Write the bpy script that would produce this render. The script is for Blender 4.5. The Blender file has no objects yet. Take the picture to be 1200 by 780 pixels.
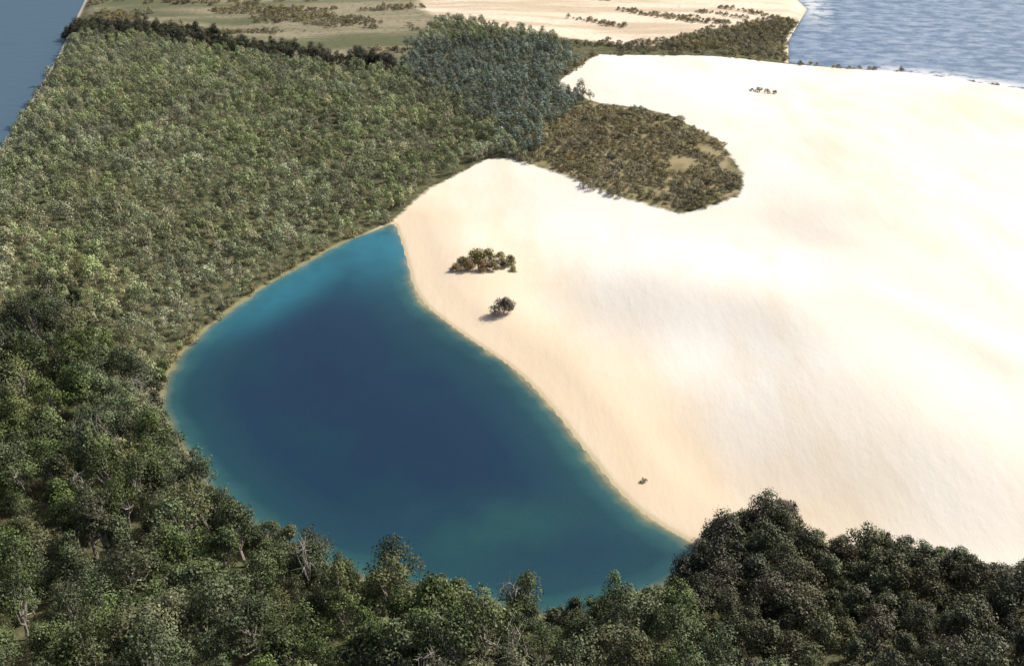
import bpy, math, random
import numpy as np
random.seed(4); rng=np.random.default_rng(7)
sc=bpy.context.scene
sc.view_settings.view_transform='Standard'
try: sc.view_settings.look='None'
except Exception: pass
sc.view_settings.exposure=0
COL=sc.collection

# ---------------------------------------------------------------- helpers
def ss(a,b,x):
    t=np.clip((np.asarray(x,float)-a)/(b-a),0,1); return t*t*(3-2*t)
_lat=rng.random((256,256))
def vnoise(x,y,s,o=0):
    x=np.asarray(x,float)/s+o*17.3+100; y=np.asarray(y,float)/s+o*9.7+100
    xi=np.floor(x).astype(int); yi=np.floor(y).astype(int)
    fx=x-xi; fy=y-yi; fx=fx*fx*(3-2*fx); fy=fy*fy*(3-2*fy)
    L=lambda i,j:_lat[i%256,j%256]
    return ((L(xi,yi)*(1-fx)+L(xi+1,yi)*fx)*(1-fy)+(L(xi,yi+1)*(1-fx)+L(xi+1,yi+1)*fx)*fy)*2-1
def sdist(poly,x,y):
    """signed distance, positive inside"""
    x=np.asarray(x,float); y=np.asarray(y,float)
    d=np.full(x.shape,1e9); ins=np.zeros(x.shape,bool); n=len(poly)
    for i in range(n):
        ax,ay=poly[i]; bx,by=poly[(i+1)%n]
        ex,ey=bx-ax,by-ay; wx,wy=x-ax,y-ay
        t=np.clip((wx*ex+wy*ey)/(ex*ex+ey*ey+1e-9),0,1)
        d=np.minimum(d,(wx-ex*t)**2+(wy-ey*t)**2)
        if ay!=by:
            c=((ay>y)!=(by>y))&(x<(bx-ax)*(y-ay)/(by-ay)+ax)
            ins^=c
    d=np.sqrt(d)
    return np.where(ins,d,-d)
def smooth_poly(p,it=2):
    for _ in range(it):
        q=[]
        for i in range(len(p)):
            a=p[i]; b=p[(i+1)%len(p)]
            q+= [(a[0]*.75+b[0]*.25,a[1]*.75+b[1]*.25),(a[0]*.25+b[0]*.75,a[1]*.25+b[1]*.75)]
        p=q
    return p

# ---------------------------------------------------------------- map (metres)
LAKE=smooth_poly([(-45,372),(-50,364),(-61.9,351.4),(-75.9,326.8),(-86.9,304.5),(-95.5,279.5),(-98,258),(-96,243),
      (-89,228),(-75,206),(-59,188),(-40,174),(-22,168),(-6.6,162),(8.1,159),(24,164),(38,173),
      (43,180.7),(36.1,186),(26.9,197.4),(19.2,216.6),(9.3,242.7),(0,261.4),(-15.5,281.2),(-31.3,305.8),(-37.7,339.9),(-42.5,362)],2)
DUNE=[(-46,369),(-33,405),(-11,435),(0,434),(17.6,413),(39.4,383),(63,365.5),(86.8,377),(92,398.6),(88,437),(71,476),(42,511),
      (22.7,556),(50,622),(95.5,622),(149,613),(198.7,597),(241,594),(273,557),(420,470),(900,300),(900,60),(300,110),(160,150),
      (103,168),(91.5,173),(82.3,177),(71,177),(63.6,183),(60.4,191.5),(50.6,189),(44,186),(41,179),
      (20,200),(0,240),(-30,285),(-48,340)]
BLOW=[(-69,794),(-120,1100),(300,1100),(219,794),(204,757),(107,668),(83,645),(21.4,668),(-45,706),(-65,749)]
SCRUB=[(21,652),(89.5,652),(141,700),(211,760),(225,740),(178,690),(163,615),(130,626),(82,630)]
SEA=[(219,790),(181,686),(167,625),(199,612),(220,606),(240,596),(282,564),(430,478),(920,310),(9000,-2000),(9000,9000),(600,9000)]
INLET=[(-360,944),(-320,794),(-278,637),(-240,478),(-217,377),(-235,330),(-330,300),(-9000,200),(-9000,9000),(-1500,9000)]
GRASS=[(-316,794),(-360,1100),(-90,1100),(-69,794),(-50,720),(-56,633),(-57,582),(-107,602),(-171,644),(-281,706)]
STRIP=[(-61,640),(20,640),(44,608),(22.7,556),(42,511),(22,480),(8,440),(0,437),(-25,508),(-54.5,557)]
PENIN=[(2,434),(17.6,413),(39,384),(63,367),(86,379),(91,399),(87,436),(70,475),(41,510),(18,495)]

def sd_sea(x,y): return np.maximum(sdist(SEA,x,y),sdist(INLET,x,y))
def height(x,y,sl=None,se=None):
    x=np.asarray(x,float); y=np.asarray(y,float)
    if sl is None: sl=sdist(LAKE,x,y)
    if se is None: se=sd_sea(x,y)
    d=(x+43)*.92+(y-368)*.39
    d2=(x+45)*-.92+(y-368)*.39
    w=ss(280,350,y)
    dd=d+9*vnoise(x,y,75,1)
    face=ss(18,84,dd)*(1-w)+ss(8,190,dd)*w
    h=12.5*face*(1-.72*ss(450,600,y))*ss(140,215,y)
    u=(x*.8+y*.35)+12*vnoise(x,y,60,2)
    und=1.4*np.sin(u/17.0)*(.5+.6*vnoise(x,y,90,3))+1.6*vnoise(x,y,48,4)+.4*vnoise(x*.8+y*.35,y*.5-x*.2,13,7)
    h+=ss(25,90,d)*ss(170,240,y)*(1-.75*ss(520,600,y))*und
    # wind hollow with a slip face
    h+=-5.0*np.exp(-((x-64)/24)**2-((y-264)/24)**2)
    h+=1.1*np.exp(-(((x-125)+.55*(y-255))/9)**2-((y-240)/50)**2)
    h+=12*ss(8,140,d2)*(1-.7*ss(450,620,y))
    h+=12*(1-ss(100,178,y))
    h+=(1-ss(0,40,d))*(vnoise(x,y,40,5)*1.8+vnoise(x,y,95,6)*2.4)*ss(0,30,-sl)
    h=h*ss(0,26,-sl)*ss(0,55,-se)
    out=np.clip(-sl*.09,0,1.2)+.05
    h=np.where(sl>0,-np.clip(sl*.25,0,1.6),h+out)
    sea=-2.4-np.clip(se*.1,0,6)
    h=np.where(se>0,sea,np.where(se>-14,h*ss(0,14,-se)+(-2.4)*(1-ss(0,14,-se)),h))
    return h

# ---------------------------------------------------------------- node helpers
def mat(name):
    m=bpy.data.materials.new(name); m.use_nodes=True
    nt=m.node_tree; b=nt.nodes['Principled BSDF']; return m,nt,b
class N:
    def __init__(s,nt): s.nt=nt
    def n(s,t,**k):
        x=s.nt.nodes.new(t)
        for a,v in k.items(): setattr(x,a,v)
        return x
    def link(s,a,b): s.nt.links.new(a,b)
    def val(s,sock,v):
        if hasattr(v,'is_linked') or hasattr(v,'links'): s.link(v,sock)
        else: sock.default_value=v
    def math(s,op,a,b=0.0,c=None,clamp=False):
        x=s.n('ShaderNodeMath',operation=op,use_clamp=clamp); s.val(x.inputs[0],a); s.val(x.inputs[1],b)
        if c is not None: s.val(x.inputs[2],c)
        return x.outputs[0]
    def mix(s,f,a,b,mode='MIX'):
        x=s.n('ShaderNodeMix',data_type='RGBA',blend_type=mode); s.val(x.inputs[0],f)
        s.val(x.inputs[6],a if not isinstance(a,tuple) else (*a,1)); s.val(x.inputs[7],b if not isinstance(b,tuple) else (*b,1))
        return x.outputs[2]
    def rng(s,v,a,b,c=0.0,d=1.0,sm=True):
        x=s.n('ShaderNodeMapRange',interpolation_type='SMOOTHSTEP' if sm else 'LINEAR')
        s.val(x.inputs[0],v); x.inputs[1].default_value=a; x.inputs[2].default_value=b; x.inputs[3].default_value=c; x.inputs[4].default_value=d
        return x.outputs[0]
    def attr(s,name,fac=True):
        x=s.n('ShaderNodeAttribute',attribute_name=name); return x.outputs['Fac']
    def pos(s):
        return s.n('ShaderNodeNewGeometry').outputs['Position']
    def noise(s,scale,detail=3,rough=.55,vec=None,stretch=None,rot=0,dist=0):
        v=vec or s.pos()
        if stretch:
            m=s.n('ShaderNodeMapping'); m.inputs['Rotation'].default_value=(0,0,rot); m.inputs['Scale'].default_value=stretch
            s.link(v,m.inputs['Vector']); v=m.outputs[0]
        x=s.n('ShaderNodeTexNoise'); s.link(v,x.inputs['Vector'])
        x.inputs['Scale'].default_value=scale; x.inputs['Detail'].default_value=detail; x.inputs['Roughness'].default_value=rough
        x.inputs['Distortion'].default_value=dist
        return x.outputs['Fac']

# ---------------------------------------------------------------- terrain
def axis(lo,hi,step,far0,far1):
    a=list(np.arange(lo,hi+.1,step)); s=step; v=hi
    while v<far1: s*=1.35; v+=s; a.append(v)
    s=step; v=lo; pre=[]
    while v>far0: s*=1.35; v-=s; pre.append(v)
    return np.array(pre[::-1]+a)
xs=axis(-330,330,2.0,-8000,8000); ys=axis(70,860,2.0,-2000,9000)
X,Y=np.meshgrid(xs,ys); nx,ny=len(xs),len(ys)
SL=sdist(LAKE,X,Y); SE=sd_sea(X,Y); Z=height(X,Y,SL,SE)
def grid_mesh(name,X,Y,Z,keep=None):
    ny,nx=X.shape
    me=bpy.data.meshes.new(name)
    idx=np.arange(nx*ny).reshape(ny,nx)
    f=np.stack([idx[:-1,:-1],idx[:-1,1:],idx[1:,1:],idx[1:,:-1]],-1).reshape(-1,4)
    co=np.stack([X,Y,Z],-1).reshape(-1,3)
    me.vertices.add(len(co)); me.vertices.foreach_set('co',co.ravel())
    me.loops.add(len(f)*4); me.loops.foreach_set('vertex_index',f.ravel().astype(np.int32))
    me.polygons.add(len(f)); me.polygons.foreach_set('loop_start',np.arange(0,len(f)*4,4,dtype=np.int32))
    me.polygons.foreach_set('use_smooth',np.ones(len(f),bool))
    me.update(calc_edges=True)
    return me
def add_attr(me,name,arr):
    a=me.attributes.new(name,'FLOAT','POINT'); a.data.foreach_set('value',np.asarray(arr,np.float32).ravel())
me=grid_mesh('ground',X,Y,Z)
for nme,a in (('lake',SL),('dune',sdist(DUNE,X,Y)),('blow',sdist(BLOW,X,Y)),('grass',sdist(GRASS,X,Y)),('sea',SE),('penin',sdist(PENIN,X,Y))):
    add_attr(me,nme,np.clip(a,-200,200))
ground=bpy.data.objects.new('ground',me); COL.objects.link(ground)
m,nt,b=mat('ground_sand_and_litter'); k=N(nt)
n1=k.noise(.05,3); n2=k.noise(.35,4,.65); n3=k.noise(.012,2); nf=k.noise(1.6,3,.7)
lake=k.attr('lake')
sand=k.mix(k.rng(n3,.38,.62),(.885,.845,.765),(.87,.81,.70))
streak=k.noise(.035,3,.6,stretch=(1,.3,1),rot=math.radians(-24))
sand=k.mix(k.rng(streak,.42,.68,0,.6),sand,(.79,.67,.49))  # tan bands put the dune's soft shading into the sand colour
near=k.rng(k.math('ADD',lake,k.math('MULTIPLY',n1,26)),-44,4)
sand=k.mix(k.math('MULTIPLY',near,.7),sand,(.70,.54,.35))  # damp shore tan, plus painted shade on the slope facing the lake
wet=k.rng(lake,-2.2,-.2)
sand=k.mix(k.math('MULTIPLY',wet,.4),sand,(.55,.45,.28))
sand=k.mix(k.rng(nf,.3,.8,0,.14),sand,(.66,.54,.40))
litter=k.mix(k.rng(n2,.35,.7),(.065,.075,.035),(.16,.15,.08))
litter=k.mix(k.rng(nf,.52,.74,0,.5),litter,(.38,.31,.21))
gs=k.noise(.03,4,.6,stretch=(.22,1,1))
grass=k.mix(k.rng(gs,.36,.62),(.13,.14,.075),(.32,.28,.19))
grass=k.mix(k.rng(n2,.48,.68,0,.7),grass,(.085,.10,.058))
bl=k.mix(k.rng(k.noise(.04,4,.6,stretch=(.25,1,1),rot=math.radians(25)),.42,.62),(.80,.68,.53),(.58,.47,.34))
bl=k.mix(k.rng(n2,.55,.68,0,.5),bl,(.32,.27,.17))
def edge(a,amp=5.,w=1.2,sh=0.):
    v=k.math('ADD',k.attr(a),k.math('MULTIPLY',k.math('SUBTRACT',n2,.5),amp)); return k.rng(v,sh-w,sh+w)
c=k.mix(edge('grass',12,6),litter,grass)
c=k.mix(edge('blow',14,4),c,bl)
c=k.mix(k.rng(k.math('ADD',k.attr('penin'),k.math('MULTIPLY',k.math('SUBTRACT',n2,.5),14)),-3,3,0,.85),c,k.mix(k.rng(n1,.4,.6),(.42,.34,.20),(.26,.23,.11)))
duneE=edge('dune',5,1.2)
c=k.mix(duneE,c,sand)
sidemask=k.rng(k.attr('dune'),-9,-3)
shore=k.rng(k.math('ADD',lake,k.math('MULTIPLY',n2,1.6)),-1.2,0.)
c=k.mix(k.math('MULTIPLY',shore,.8),c,k.mix(sidemask,(.28,.26,.13),(.58,.49,.31)))
c=k.mix(k.rng(k.attr('sea'),-7,-3),c,(.62,.55,.42))
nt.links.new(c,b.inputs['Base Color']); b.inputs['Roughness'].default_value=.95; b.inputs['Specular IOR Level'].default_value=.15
bp=k.n('ShaderNodeBump'); bp.inputs['Strength'].default_value=.25; bp.inputs['Distance'].default_value=.6
rip=k.noise(.25,4,.6,stretch=(1,.35,1),rot=math.radians(-24))
k.link(rip,bp.inputs['Height']); k.link(bp.outputs[0],b.inputs['Normal'])
me.materials.append(m)

# ---------------------------------------------------------------- lake
lx=np.arange(-108,56,1.5); ly=np.arange(140,380,1.5); LX,LY=np.meshgrid(lx,ly)
lm=grid_mesh('lake_water',LX,LY,np.zeros_like(LX))
ls=sdist(LAKE,LX,LY); add_attr(lm,'depth',ls)
shelf=np.exp(-(((LX+70)*.86+(LY-318)*-.5)/11)**2-(((LX+70)*.5+(LY-318)*.86)/38)**2)
shelf=np.maximum(shelf,1.*np.exp(-((LX+50)/20)**2-((LY-350)/30)**2))
shelf2=np.exp(-((LX+4)/22)**2-((LY-188)/13)**2)
add_attr(lm,'shelf',shelf); add_attr(lm,'green',shelf2)
lo=bpy.data.objects.new('lake_water',lm); COL.objects.link(lo)
m,nt,b=mat('lake_water'); k=N(nt)
d=k.math('ADD',k.attr('depth'),k.math('MULTIPLY',k.math('SUBTRACT',k.noise(.12,3),.5),5))
r=k.n('ShaderNodeValToRGB'); k.link(k.rng(d,0,50,0,1,False),r.inputs[0])
e=r.color_ramp.elements; e[0].position=0; e[0].color=(.34,.31,.18,1); e[1].position=1; e[1].color=(.012,.029,.066,1)
for p,cc in ((.02,(.14,.18,.13)),(.06,(.035,.11,.115)),(.15,(.017,.060,.082)),(.4,(.012,.037,.072))):
    q=e.new(p); q.color=(*cc,1)
nz=k.noise(.04,3); nz2=k.noise(.025,3,.6)
c=k.mix(k.rng(nz2,.4,.7,0,.5),r.outputs[0],(.011,.048,.068))
c=k.mix(k.math('MULTIPLY',k.attr('shelf'),k.rng(nz,.25,.7,.55,1.)),c,(.030,.185,.255))
c=k.mix(k.math('MULTIPLY',k.attr('green'),k.rng(nz,.3,.7,.25,.8)),c,(.024,.090,.088))
k.link(c,b.inputs['Base Color']); b.inputs['Roughness'].default_value=.12; b.inputs['IOR'].default_value=1.33
bp=k.n('ShaderNodeBump'); bp.inputs['Strength'].default_value=.3; bp.inputs['Distance'].default_value=.15
k.link(k.noise(.9,4,.6),bp.inputs['Height']); k.link(bp.outputs[0],b.inputs['Normal'])
lm.materials.append(m)

# ---------------------------------------------------------------- sea
sx=axis(-330,340,10,-9000,9000); sy=axis(280,1000,10,-2000,9500); SX,SY=np.meshgrid(sx,sy)
sm=grid_mesh('sea_water',SX,SY,np.full_like(SX,-2.0)); add_attr(sm,'sea',np.clip(sdist(SEA,SX,SY),-300,300)); add_attr(sm,'surf',ss(195,235,SX))
so=bpy.data.objects.new('sea_water',sm); COL.objects.link(so)
m,nt,b=mat('sea_water'); k=N(nt)
n=k.noise(.13,5,.7,stretch=(.7,1,1),rot=math.radians(15)); foam=k.rng(n,.52,.66)
right=k.rng(k.attr('sea'),-5,1)
c=k.mix(right,(.07,.13,.18),k.mix(k.rng(n,.38,.56),(.10,.17,.27),(.21,.29,.40)))
surf=k.math('MULTIPLY',k.math('MULTIPLY',k.rng(k.attr('sea'),24,2),right),k.attr('surf'))
c=k.mix(k.math('MULTIPLY',k.math('MULTIPLY',foam,right),.4),c,(.50,.56,.62))
c=k.mix(k.math('MULTIPLY',k.rng(n,.40,.52),surf),c,(.80,.81,.81))
k.link(c,b.inputs['Base Color']); b.inputs['Roughness'].default_value=.4
bp=k.n('ShaderNodeBump'); bp.inputs['Strength'].default_value=.4; bp.inputs['Distance'].default_value=.8
k.link(n,bp.inputs['Height']); k.link(bp.outputs[0],b.inputs['Normal'])
sm.materials.append(m)

# ---------------------------------------------------------------- plants
def foliage(name,dark,light,dry,dryamt=.75,lo=.72,hi=1.28,big=(.8,1.15)):
    m,nt,b=mat(name); k=N(nt)
    oi=k.n('ShaderNodeObjectInfo').outputs['Random']
    t=k.attr('tint')
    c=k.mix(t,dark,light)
    c=k.mix(k.rng(oi,.6,1.,0,dryamt,False),c,dry)
    v=k.math('MULTIPLY',oi,7.31); v=k.math('FRACT',v)
    hs=k.n('ShaderNodeHueSaturation'); k.link(c,hs.inputs['Color'])
    k.link(k.math('MULTIPLY',k.rng(v,0,1,lo,hi,False),k.rng(k.noise(.028,2),.35,.65,big[0],big[1])),hs.inputs['Value'])
    k.link(k.rng(k.noise(.045,1),.3,.7,.8,1.15),hs.inputs['Saturation'])
    k.link(hs.outputs[0],b.inputs['Base Color']); b.inputs['Roughness'].default_value=.5; b.inputs['Specular IOR Level'].default_value=.3
    return m
def barkm(name,c1,c2):
    m,nt,b=mat(name); k=N(nt); k.link(k.mix(k.rng(k.noise(3,4),.35,.65),c1,c2),b.inputs['Base Color']); b.inputs['Roughness'].default_value=.9; return m
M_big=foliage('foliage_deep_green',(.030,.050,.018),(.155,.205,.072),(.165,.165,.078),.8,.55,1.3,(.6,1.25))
M_mid=foliage('foliage_olive',(.13,.175,.07),(.42,.47,.25),(.47,.42,.27),.7,.62,1.28)  # olive greens paled: haze over the mid forest is put into the colour
M_blue=foliage('foliage_blue_green',(.09,.135,.10),(.29,.35,.27),(.30,.31,.21))  # distance haze painted in by lightening the banksia greens
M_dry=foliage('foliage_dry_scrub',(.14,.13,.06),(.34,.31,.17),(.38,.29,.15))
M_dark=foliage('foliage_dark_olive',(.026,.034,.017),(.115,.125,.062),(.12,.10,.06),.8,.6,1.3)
B_pale=barkm('bark_pale',(.48,.45,.40),(.30,.26,.20)); B_br=barkm('bark_brown',(.14,.10,.07),(.24,.18,.13))

def tube(V,F,p0,p1,r0,r1,n=5):
    p0=np.array(p0,float); p1=np.array(p1,float); d=p1-p0; d/=np.linalg.norm(d)+1e-9
    a=np.cross(d,[.3,.9,.1]); a/=np.linalg.norm(a)+1e-9; bb=np.cross(d,a); s=len(V)
    for p,r in ((p0,r0),(p1,r1)):
        for i in range(n):
            t=2*math.pi*i/n; V.append(p+a*math.cos(t)*r+bb*math.sin(t)*r)
    for i in range(n): F.append((s+i,s+(i+1)%n,s+n+(i+1)%n,s+n+i))
def plant_mesh(name,seed,H,R,nclump,nleaf,leaf,leafmat,bark,base=.45,flat=.55,cr=.42,tr=.05,bare=0.):
    g=np.random.default_rng(seed); V=[];F=[]
    pts=[np.array([0,0,-.6])]; n=5
    for i in range(1,n+1):
        p=pts[-1].copy(); p[2]=H*(base+.2)*i/n; p[:2]+=g.normal(0,R*.05,2); pts.append(p)
    rt=H*tr*.55
    for i in range(n): tube(V,F,pts[i],pts[i+1],rt*(1-.14*i),rt*(1-.14*(i+1)),6)
    cl=[]; el_=g.uniform(.75,1.25); ro=g.uniform(0,3.14)
    for i in range(nclump):
        a=2.4*i+g.normal(0,.5); q=math.sqrt((i+.5)/nclump); rad=R*(1-cr)*q*g.uniform(.65,1.3)
        z=H*(base+(1-base)*(.95-.62*q**1.6))-R*cr*.5+g.normal(0,H*.06)
        px,py=math.cos(a)*rad*el_,math.sin(a)*rad/el_
        cl.append((np.array([px*math.cos(ro)-py*math.sin(ro),px*math.sin(ro)+py*math.cos(ro),max(z,H*.18)]),R*cr*g.uniform(.5,1.2)))
    for c,r in cl:
        s=pts[g.integers(2,n+1)]; mid=(s+c)/2+np.array([0,0,-.08*H])+g.normal(0,.1,3)
        tube(V,F,s,mid,rt*.42,rt*.28,4); tube(V,F,mid,c,rt*.28,rt*.1,4)
        if bare:
            for _ in range(5): tube(V,F,c,c+g.normal(0,1,3)*r*.8+np.array([0,0,r*.5]),rt*.16,rt*.05,3)
    nb=len(F); LV=[];tint=[]
    if not bare:
        for c,r in cl:
            N_=int(nleaf*(r/(R*cr))**2)+8; cb=g.normal(0,.10)
            d=g.normal(0,1,(N_,3)); d[:,2]=d[:,2]*.9+.3; d/=np.linalg.norm(d,axis=1)[:,None]
            rr=r*(.4+.7*g.random(N_)**.6)
            rr*=1+.32*np.sin(d[:,0]*5+seed)*np.cos(d[:,1]*6+c[0])
            p=c+d*rr[:,None]*np.array([1,1,flat+.3])
            nn=d+g.normal(0,.4,(N_,3))+np.array([0,0,.3]); nn/=np.linalg.norm(nn,axis=1)[:,None]
            a=np.cross(nn,g.normal(0,1,(N_,3))); a/=np.linalg.norm(a,axis=1)[:,None]; bb=np.cross(nn,a)
            s=leaf*g.uniform(.5,1.25,N_)[:,None]; s2=s*g.uniform(.45,.9,N_)[:,None]
            q=np.stack([p-a*s*.5,p-bb*s2*.5,p+a*s*.5,p+bb*s2*.5+nn*s*.12],1)
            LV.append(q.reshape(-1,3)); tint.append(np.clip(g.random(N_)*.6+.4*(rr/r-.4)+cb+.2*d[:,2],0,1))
    V=np.array(V)
    if LV:
        LV=np.concatenate(LV); tint=np.concatenate(tint); s=len(V); nl=len(LV)//4
        V=np.concatenate([V,LV]); F=F+[tuple(s+4*i+j for j in range(4)) for i in range(nl)]
    me=bpy.data.meshes.new(name); me.from_pydata([tuple(v) for v in V],[],F)
    a=me.attributes.new('tint','FLOAT','FACE'); arr=np.full(len(F),.5,np.float32)
    if len(tint): arr[nb:]=tint
    a.data.foreach_set('value',arr)
    me.materials.append(bark); me.materials.append(leafmat)
    mi=np.zeros(len(F),np.int32); mi[nb:]=1; me.polygons.foreach_set('material_index',mi)
    me.update(); return me
def protos(colname,name,specs):
    c=bpy.data.collections.new(colname)
    for s in specs:
        me=plant_mesh(name,*s[0],**s[1]); o=bpy.data.objects.new(name,me); c.objects.link(o)
    return c
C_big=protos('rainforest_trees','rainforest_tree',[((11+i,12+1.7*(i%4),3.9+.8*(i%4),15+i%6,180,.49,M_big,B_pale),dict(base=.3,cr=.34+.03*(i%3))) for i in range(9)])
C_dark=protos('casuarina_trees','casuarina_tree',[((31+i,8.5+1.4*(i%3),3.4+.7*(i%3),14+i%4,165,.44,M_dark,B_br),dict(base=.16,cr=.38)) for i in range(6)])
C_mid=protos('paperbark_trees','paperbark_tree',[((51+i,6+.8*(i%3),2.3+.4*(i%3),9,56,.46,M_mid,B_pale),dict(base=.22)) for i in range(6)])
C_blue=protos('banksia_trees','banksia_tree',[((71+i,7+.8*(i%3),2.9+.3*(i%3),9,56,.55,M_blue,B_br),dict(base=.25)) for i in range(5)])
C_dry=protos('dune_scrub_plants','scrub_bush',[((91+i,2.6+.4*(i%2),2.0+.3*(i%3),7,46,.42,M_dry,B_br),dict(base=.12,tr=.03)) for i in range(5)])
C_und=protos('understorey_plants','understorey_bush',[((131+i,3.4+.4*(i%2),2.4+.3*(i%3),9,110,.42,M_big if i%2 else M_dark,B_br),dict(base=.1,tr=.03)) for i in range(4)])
C_dead=protos('dead_trees','dead_tree',[((111+i,16,3.6,9,0,.3,M_big,B_pale),dict(bare=1.,base=.4,tr=.04)) for i in range(3)])

def forest(name,pts,scl,col,tilt=.06):
    n=len(pts); me=bpy.data.meshes.new(name); me.vertices.add(n); me.vertices.foreach_set('co',np.asarray(pts,float).ravel())
    r=np.stack([rng.normal(0,tilt,n),rng.normal(0,tilt,n),rng.random(n)*6.283],-1).astype(np.float32)
    a=me.attributes.new('rot','FLOAT_VECTOR','POINT'); a.data.foreach_set('vector',r.ravel())
    s=(scl[:,None]*np.stack([rng.uniform(.85,1.15,n),rng.uniform(.85,1.15,n),rng.uniform(.8,1.2,n)],-1)).astype(np.float32)
    a=me.attributes.new('scl','FLOAT_VECTOR','POINT'); a.data.foreach_set('vector',s.ravel())
    me.update(); ob=bpy.data.objects.new(name,me); COL.objects.link(ob)
    ng=bpy.data.node_groups.new(name+'_scatter','GeometryNodeTree')
    ng.interface.new_socket('Geometry',in_out='INPUT',socket_type='NodeSocketGeometry')
    ng.interface.new_socket('Geometry',in_out='OUTPUT',socket_type='NodeSocketGeometry')
    A=ng.nodes.new('NodeGroupInput'); Bn=ng.nodes.new('NodeGroupOutput')
    ci=ng.nodes.new('GeometryNodeCollectionInfo'); ci.inputs['Collection'].default_value=col
    ci.inputs['Separate Children'].default_value=True; ci.inputs['Reset Children'].default_value=True
    ip=ng.nodes.new('GeometryNodeInstanceOnPoints'); ip.inputs['Pick Instance'].default_value=True
    ra=ng.nodes.new('GeometryNodeInputNamedAttribute'); ra.data_type='FLOAT_VECTOR'; ra.inputs['Name'].default_value='rot'
    sa=ng.nodes.new('GeometryNodeInputNamedAttribute'); sa.data_type='FLOAT_VECTOR'; sa.inputs['Name'].default_value='scl'
    e2r=ng.nodes.new('FunctionNodeEulerToRotation')
    L=ng.links
    L.new(A.outputs[0],ip.inputs['Points']); L.new(ci.outputs[0],ip.inputs['Instance'])
    L.new(ra.outputs[0],e2r.inputs[0]); L.new(e2r.outputs[0],ip.inputs['Rotation']); L.new(sa.outputs[0],ip.inputs['Scale'])
    L.new(ip.outputs[0],Bn.inputs[0])
    md=ob.modifiers.new('scatter','NODES'); md.node_group=ng
    return ob
def scatter(x0,x1,y0,y1,step,test,jit=.75):
    gx,gy=np.meshgrid(np.arange(x0,x1,step),np.arange(y0,y1,step*.87)); gx=gx+((np.arange(gx.shape[0])%2)*step*.5)[:,None]
    gx=gx+rng.uniform(-jit,jit,gx.shape)*step*.5; gy=gy+rng.uniform(-jit,jit,gy.shape)*step*.5
    gx=gx.ravel(); gy=gy.ravel(); k_=test(gx,gy); gx=gx[k_]; gy=gy[k_]
    z=height(gx,gy); return np.stack([gx,gy,z-.1],-1)
inv=lambda x,y: np.abs(x)<y*.52+40
split=lambda x,y: x<26+6*vnoise(x,y,14,3)+(170-y)*.3
blim=lambda x,y: 260+16*vnoise(x,y,34,8)+8*vnoise(x,y,11,2)+(x+95)*-.22
def t_big(x,y):
    e=rng.random(x.shape)
    left=(x<-30)&(y<blim(x,y)+30*(e**4))
    gap=vnoise(x,y,12,5)>-.82
    return inv(x,y)&((left)|(y<200))&gap&split(x,y)&(sdist(LAKE,x,y)<-2.5)&(sdist(DUNE,x,y)<-1.5)&(sd_sea(x,y)<-6)
P=scatter(-260,120,110,340,5.8,t_big,.9); forest('rainforest',P,rng.uniform(.48,1.18,len(P))*(1-.2*ss(-10,-2,sdist(LAKE,P[:,0],P[:,1])))*(1-.25*ss(245,300,P[:,1])),C_big,.09)
pd=P[rng.random(len(P))<.03]; forest('dead_trees',pd,rng.uniform(.85,1.0,len(pd)),C_dead)
def t_und(x,y):
    l=sdist(LAKE,x,y); dn=sdist(DUNE,x,y)
    near_=((l>-6)|(dn>-6))&(l<-.4)&(dn<1.0)
    return inv(x,y)&near_&(y<blim(x,y)+10)&((x<-30)|(y<200))
P=scatter(-130,260,100,300,2.6,t_und); forest('understorey',P,rng.uniform(.6,1.2,len(P)),C_und)
DL=[(-290,690),(-217,652),(-161,614),(-103,588),(-55,574),(-55,590),(-103,606),(-161,636),(-217,676),(-290,714)]
def t_dark(x,y):
    return inv(x,y)&(((y<215)&(~split(x,y))&(sdist(LAKE,x,y)<-1.)&(sdist(DUNE,x,y)<-.5)))
P=scatter(0,260,105,215,4.9,t_dark,.85); forest('casuarina_forest',P,rng.uniform(.5,1.12,len(P)),C_dark,.09)
P=scatter(-300,-50,570,720,4.6,lambda x,y:(sdist(DL,x,y)+5*vnoise(x,y,14,3)>0)); forest('casuarina_belt',P,rng.uniform(.5,.95,len(P)),C_dark)
def t_mid(x,y):
    dens=vnoise(x,y,11,1)*.5+vnoise(x,y,35,2)*.5
    return inv(x,y)&(y>=blim(x,y)-5)&(sdist(LAKE,x,y)<-1.5)&(sdist(DUNE,x,y)<-1.5)&(sd_sea(x,y)<-8)&(sdist(GRASS,x,y)<0)&(sdist(BLOW,x,y)<-3)&(sdist(STRIP,x,y)<2)&(sdist(PENIN,x,y)<1)&(sdist(DL,x,y)<0)&(x<30)&(y<720)&(dens>-.75)&(rng.random(x.shape)<.96)
P=scatter(-330,40,240,720,4.1,t_mid,.85)
forest('paperbark_forest',P,rng.uniform(.45,1.2,len(P))*(1-.25*ss(-14,-2,sdist(LAKE,P[:,0],P[:,1]))),C_mid)
def t_blue(x,y):
    s=sdist(STRIP,x,y)
    return inv(x,y)&(s+6*vnoise(x,y,9,5)>0)&(sdist(DUNE,x,y)<-1)
P=scatter(-330,60,400,720,4.8,t_blue); forest('banksia_woodland',P,rng.uniform(.55,1.1,len(P)),C_blue)
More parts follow.
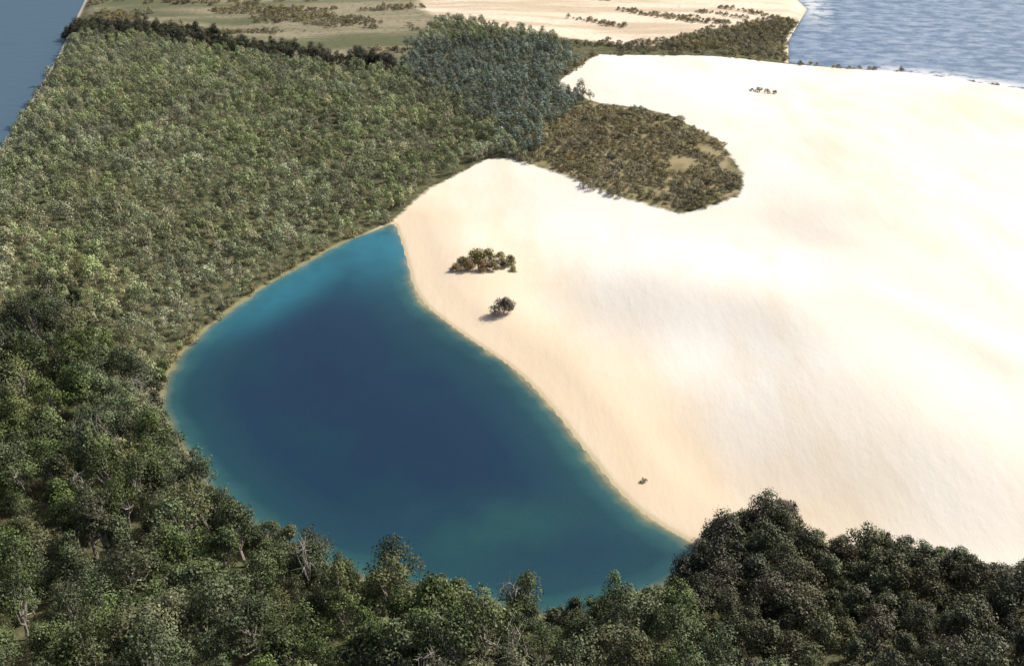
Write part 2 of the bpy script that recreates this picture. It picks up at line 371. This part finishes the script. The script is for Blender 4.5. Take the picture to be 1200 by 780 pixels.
def t_dry(x,y):
    s=sdist(PENIN,x,y)+7*vnoise(x,y,9,5); q=sdist(SCRUB,x,y)+8*vnoise(x,y,10,4)
    gr=(sdist(GRASS,x,y)>3)&(vnoise(x*.45,y,18,6)+.5*vnoise(x,y,8,7)>.35)&(rng.random(x.shape)<.7)
    bw=(sdist(BLOW,x,y)>0)&(vnoise(x*.5+y*.8,(y*.5-x*.8)*.25,11,3)>.68)&(rng.random(x.shape)<.7)
    ed=(np.abs(sdist(DUNE,x,y)+1)<3.5)&(y>560)&(vnoise(x,y,7,9)>.1)&(rng.random(x.shape)<.5)
    sh=(np.abs(sdist(LAKE,x,y)+1.2)<1.3)&(x<-45)&(rng.random(x.shape)<.7)
    return inv(x,y)&((s>0)&(vnoise(x,y,13,2)+.6*vnoise(x,y,5,8)>-.62)|(q>0)&(rng.random(x.shape)<.8)|gr|bw|ed|sh)&(sd_sea(x,y)<-3)
P=scatter(-330,300,150,860,2.9,t_dry); forest('dune_scrub',P,rng.uniform(.45,1.2,len(P)),C_dry)

# individual plants on the sand
def place(name,me,x,y,s=1.,rz=0.):
    o=bpy.data.objects.new(name,me); COL.objects.link(o); o.location=(x,y,float(height(np.array([x]),np.array([y]))[0])-.15); o.scale=(s,s,s); o.rotation_euler=(0,0,rz); return o
M_yel=foliage('foliage_wattle',(.11,.10,.025),(.34,.30,.08),(.38,.20,.07),.9)
sh=[plant_mesh('wattle_bush',200+i,3.6,2.8,11,130,.42,M_yel,B_br,base=.06,tr=.03) for i in range(3)]
for i,(x,y,s) in enumerate([(-19,324,.8),(-16.5,327,1.15),(-12.5,330,1.45),(-8.5,331,1.4),(-4.5,331,1.2),(-14.5,323.5,1.05),(-10,323.5,1.15),(-6,324,1.1),(-.5,329,1.),(.5,324,.6),(-2.5,326,.9)]):
    place('wattle_bush',sh[i%3],x,y,s,i*1.3)
M_lone=foliage('foliage_casuarina',(.03,.032,.022),(.12,.105,.07),(.12,.09,.07))
lt=plant_mesh('lone_tree',301,6.2,4.3,16,260,.42,M_lone,B_br,base=.10)
place('casuarina_tree',lt,-2.5,292,1.,.4)
sm_=plant_mesh('shrub',302,1.8,1.5,6,60,.32,M_dark,B_br,base=.08,tr=.03)
for x,y,s,r in ((122,529,1.2,0),(125.5,528,1.8,1),(129,526,1.6,3),(132.5,524,1.3,2),(31.6,205,.75,1)): place('dune_shrub',sm_,x,y,s,r)

# ---------------------------------------------------------------- light, camera
az=math.atan2(.86,.40); el=math.radians(43)
w=bpy.data.worlds.new('World'); sc.world=w; w.use_nodes=True; nt=w.node_tree
sky=nt.nodes.new('ShaderNodeTexSky'); sky.sky_type='NISHITA'; sky.sun_disc=False; sky.sun_elevation=el; sky.sun_rotation=az
sky.dust_density=5.0
nt.links.new(sky.outputs[0],nt.nodes['Background'].inputs[0]); nt.nodes['Background'].inputs[1].default_value=.105
l=bpy.data.lights.new('sun','SUN'); l.energy=4.2; l.angle=math.radians(.6); l.color=(1,.955,.88)
so=bpy.data.objects.new('sun',l); COL.objects.link(so)
from mathutils import Vector
dv=Vector((math.sin(az)*math.cos(el),math.cos(az)*math.cos(el),math.sin(el)))
so.rotation_euler=dv.to_track_quat('Z','Y').to_euler(); so.location=dv*500
cd=bpy.data.cameras.new('camera'); co=bpy.data.objects.new('camera',cd); COL.objects.link(co); sc.camera=co
co.location=(0,0,150); co.rotation_euler=(math.radians(62),0,0)
cd.sensor_width=36; cd.lens=36*1230/1200; cd.clip_start=1; cd.clip_end=20000
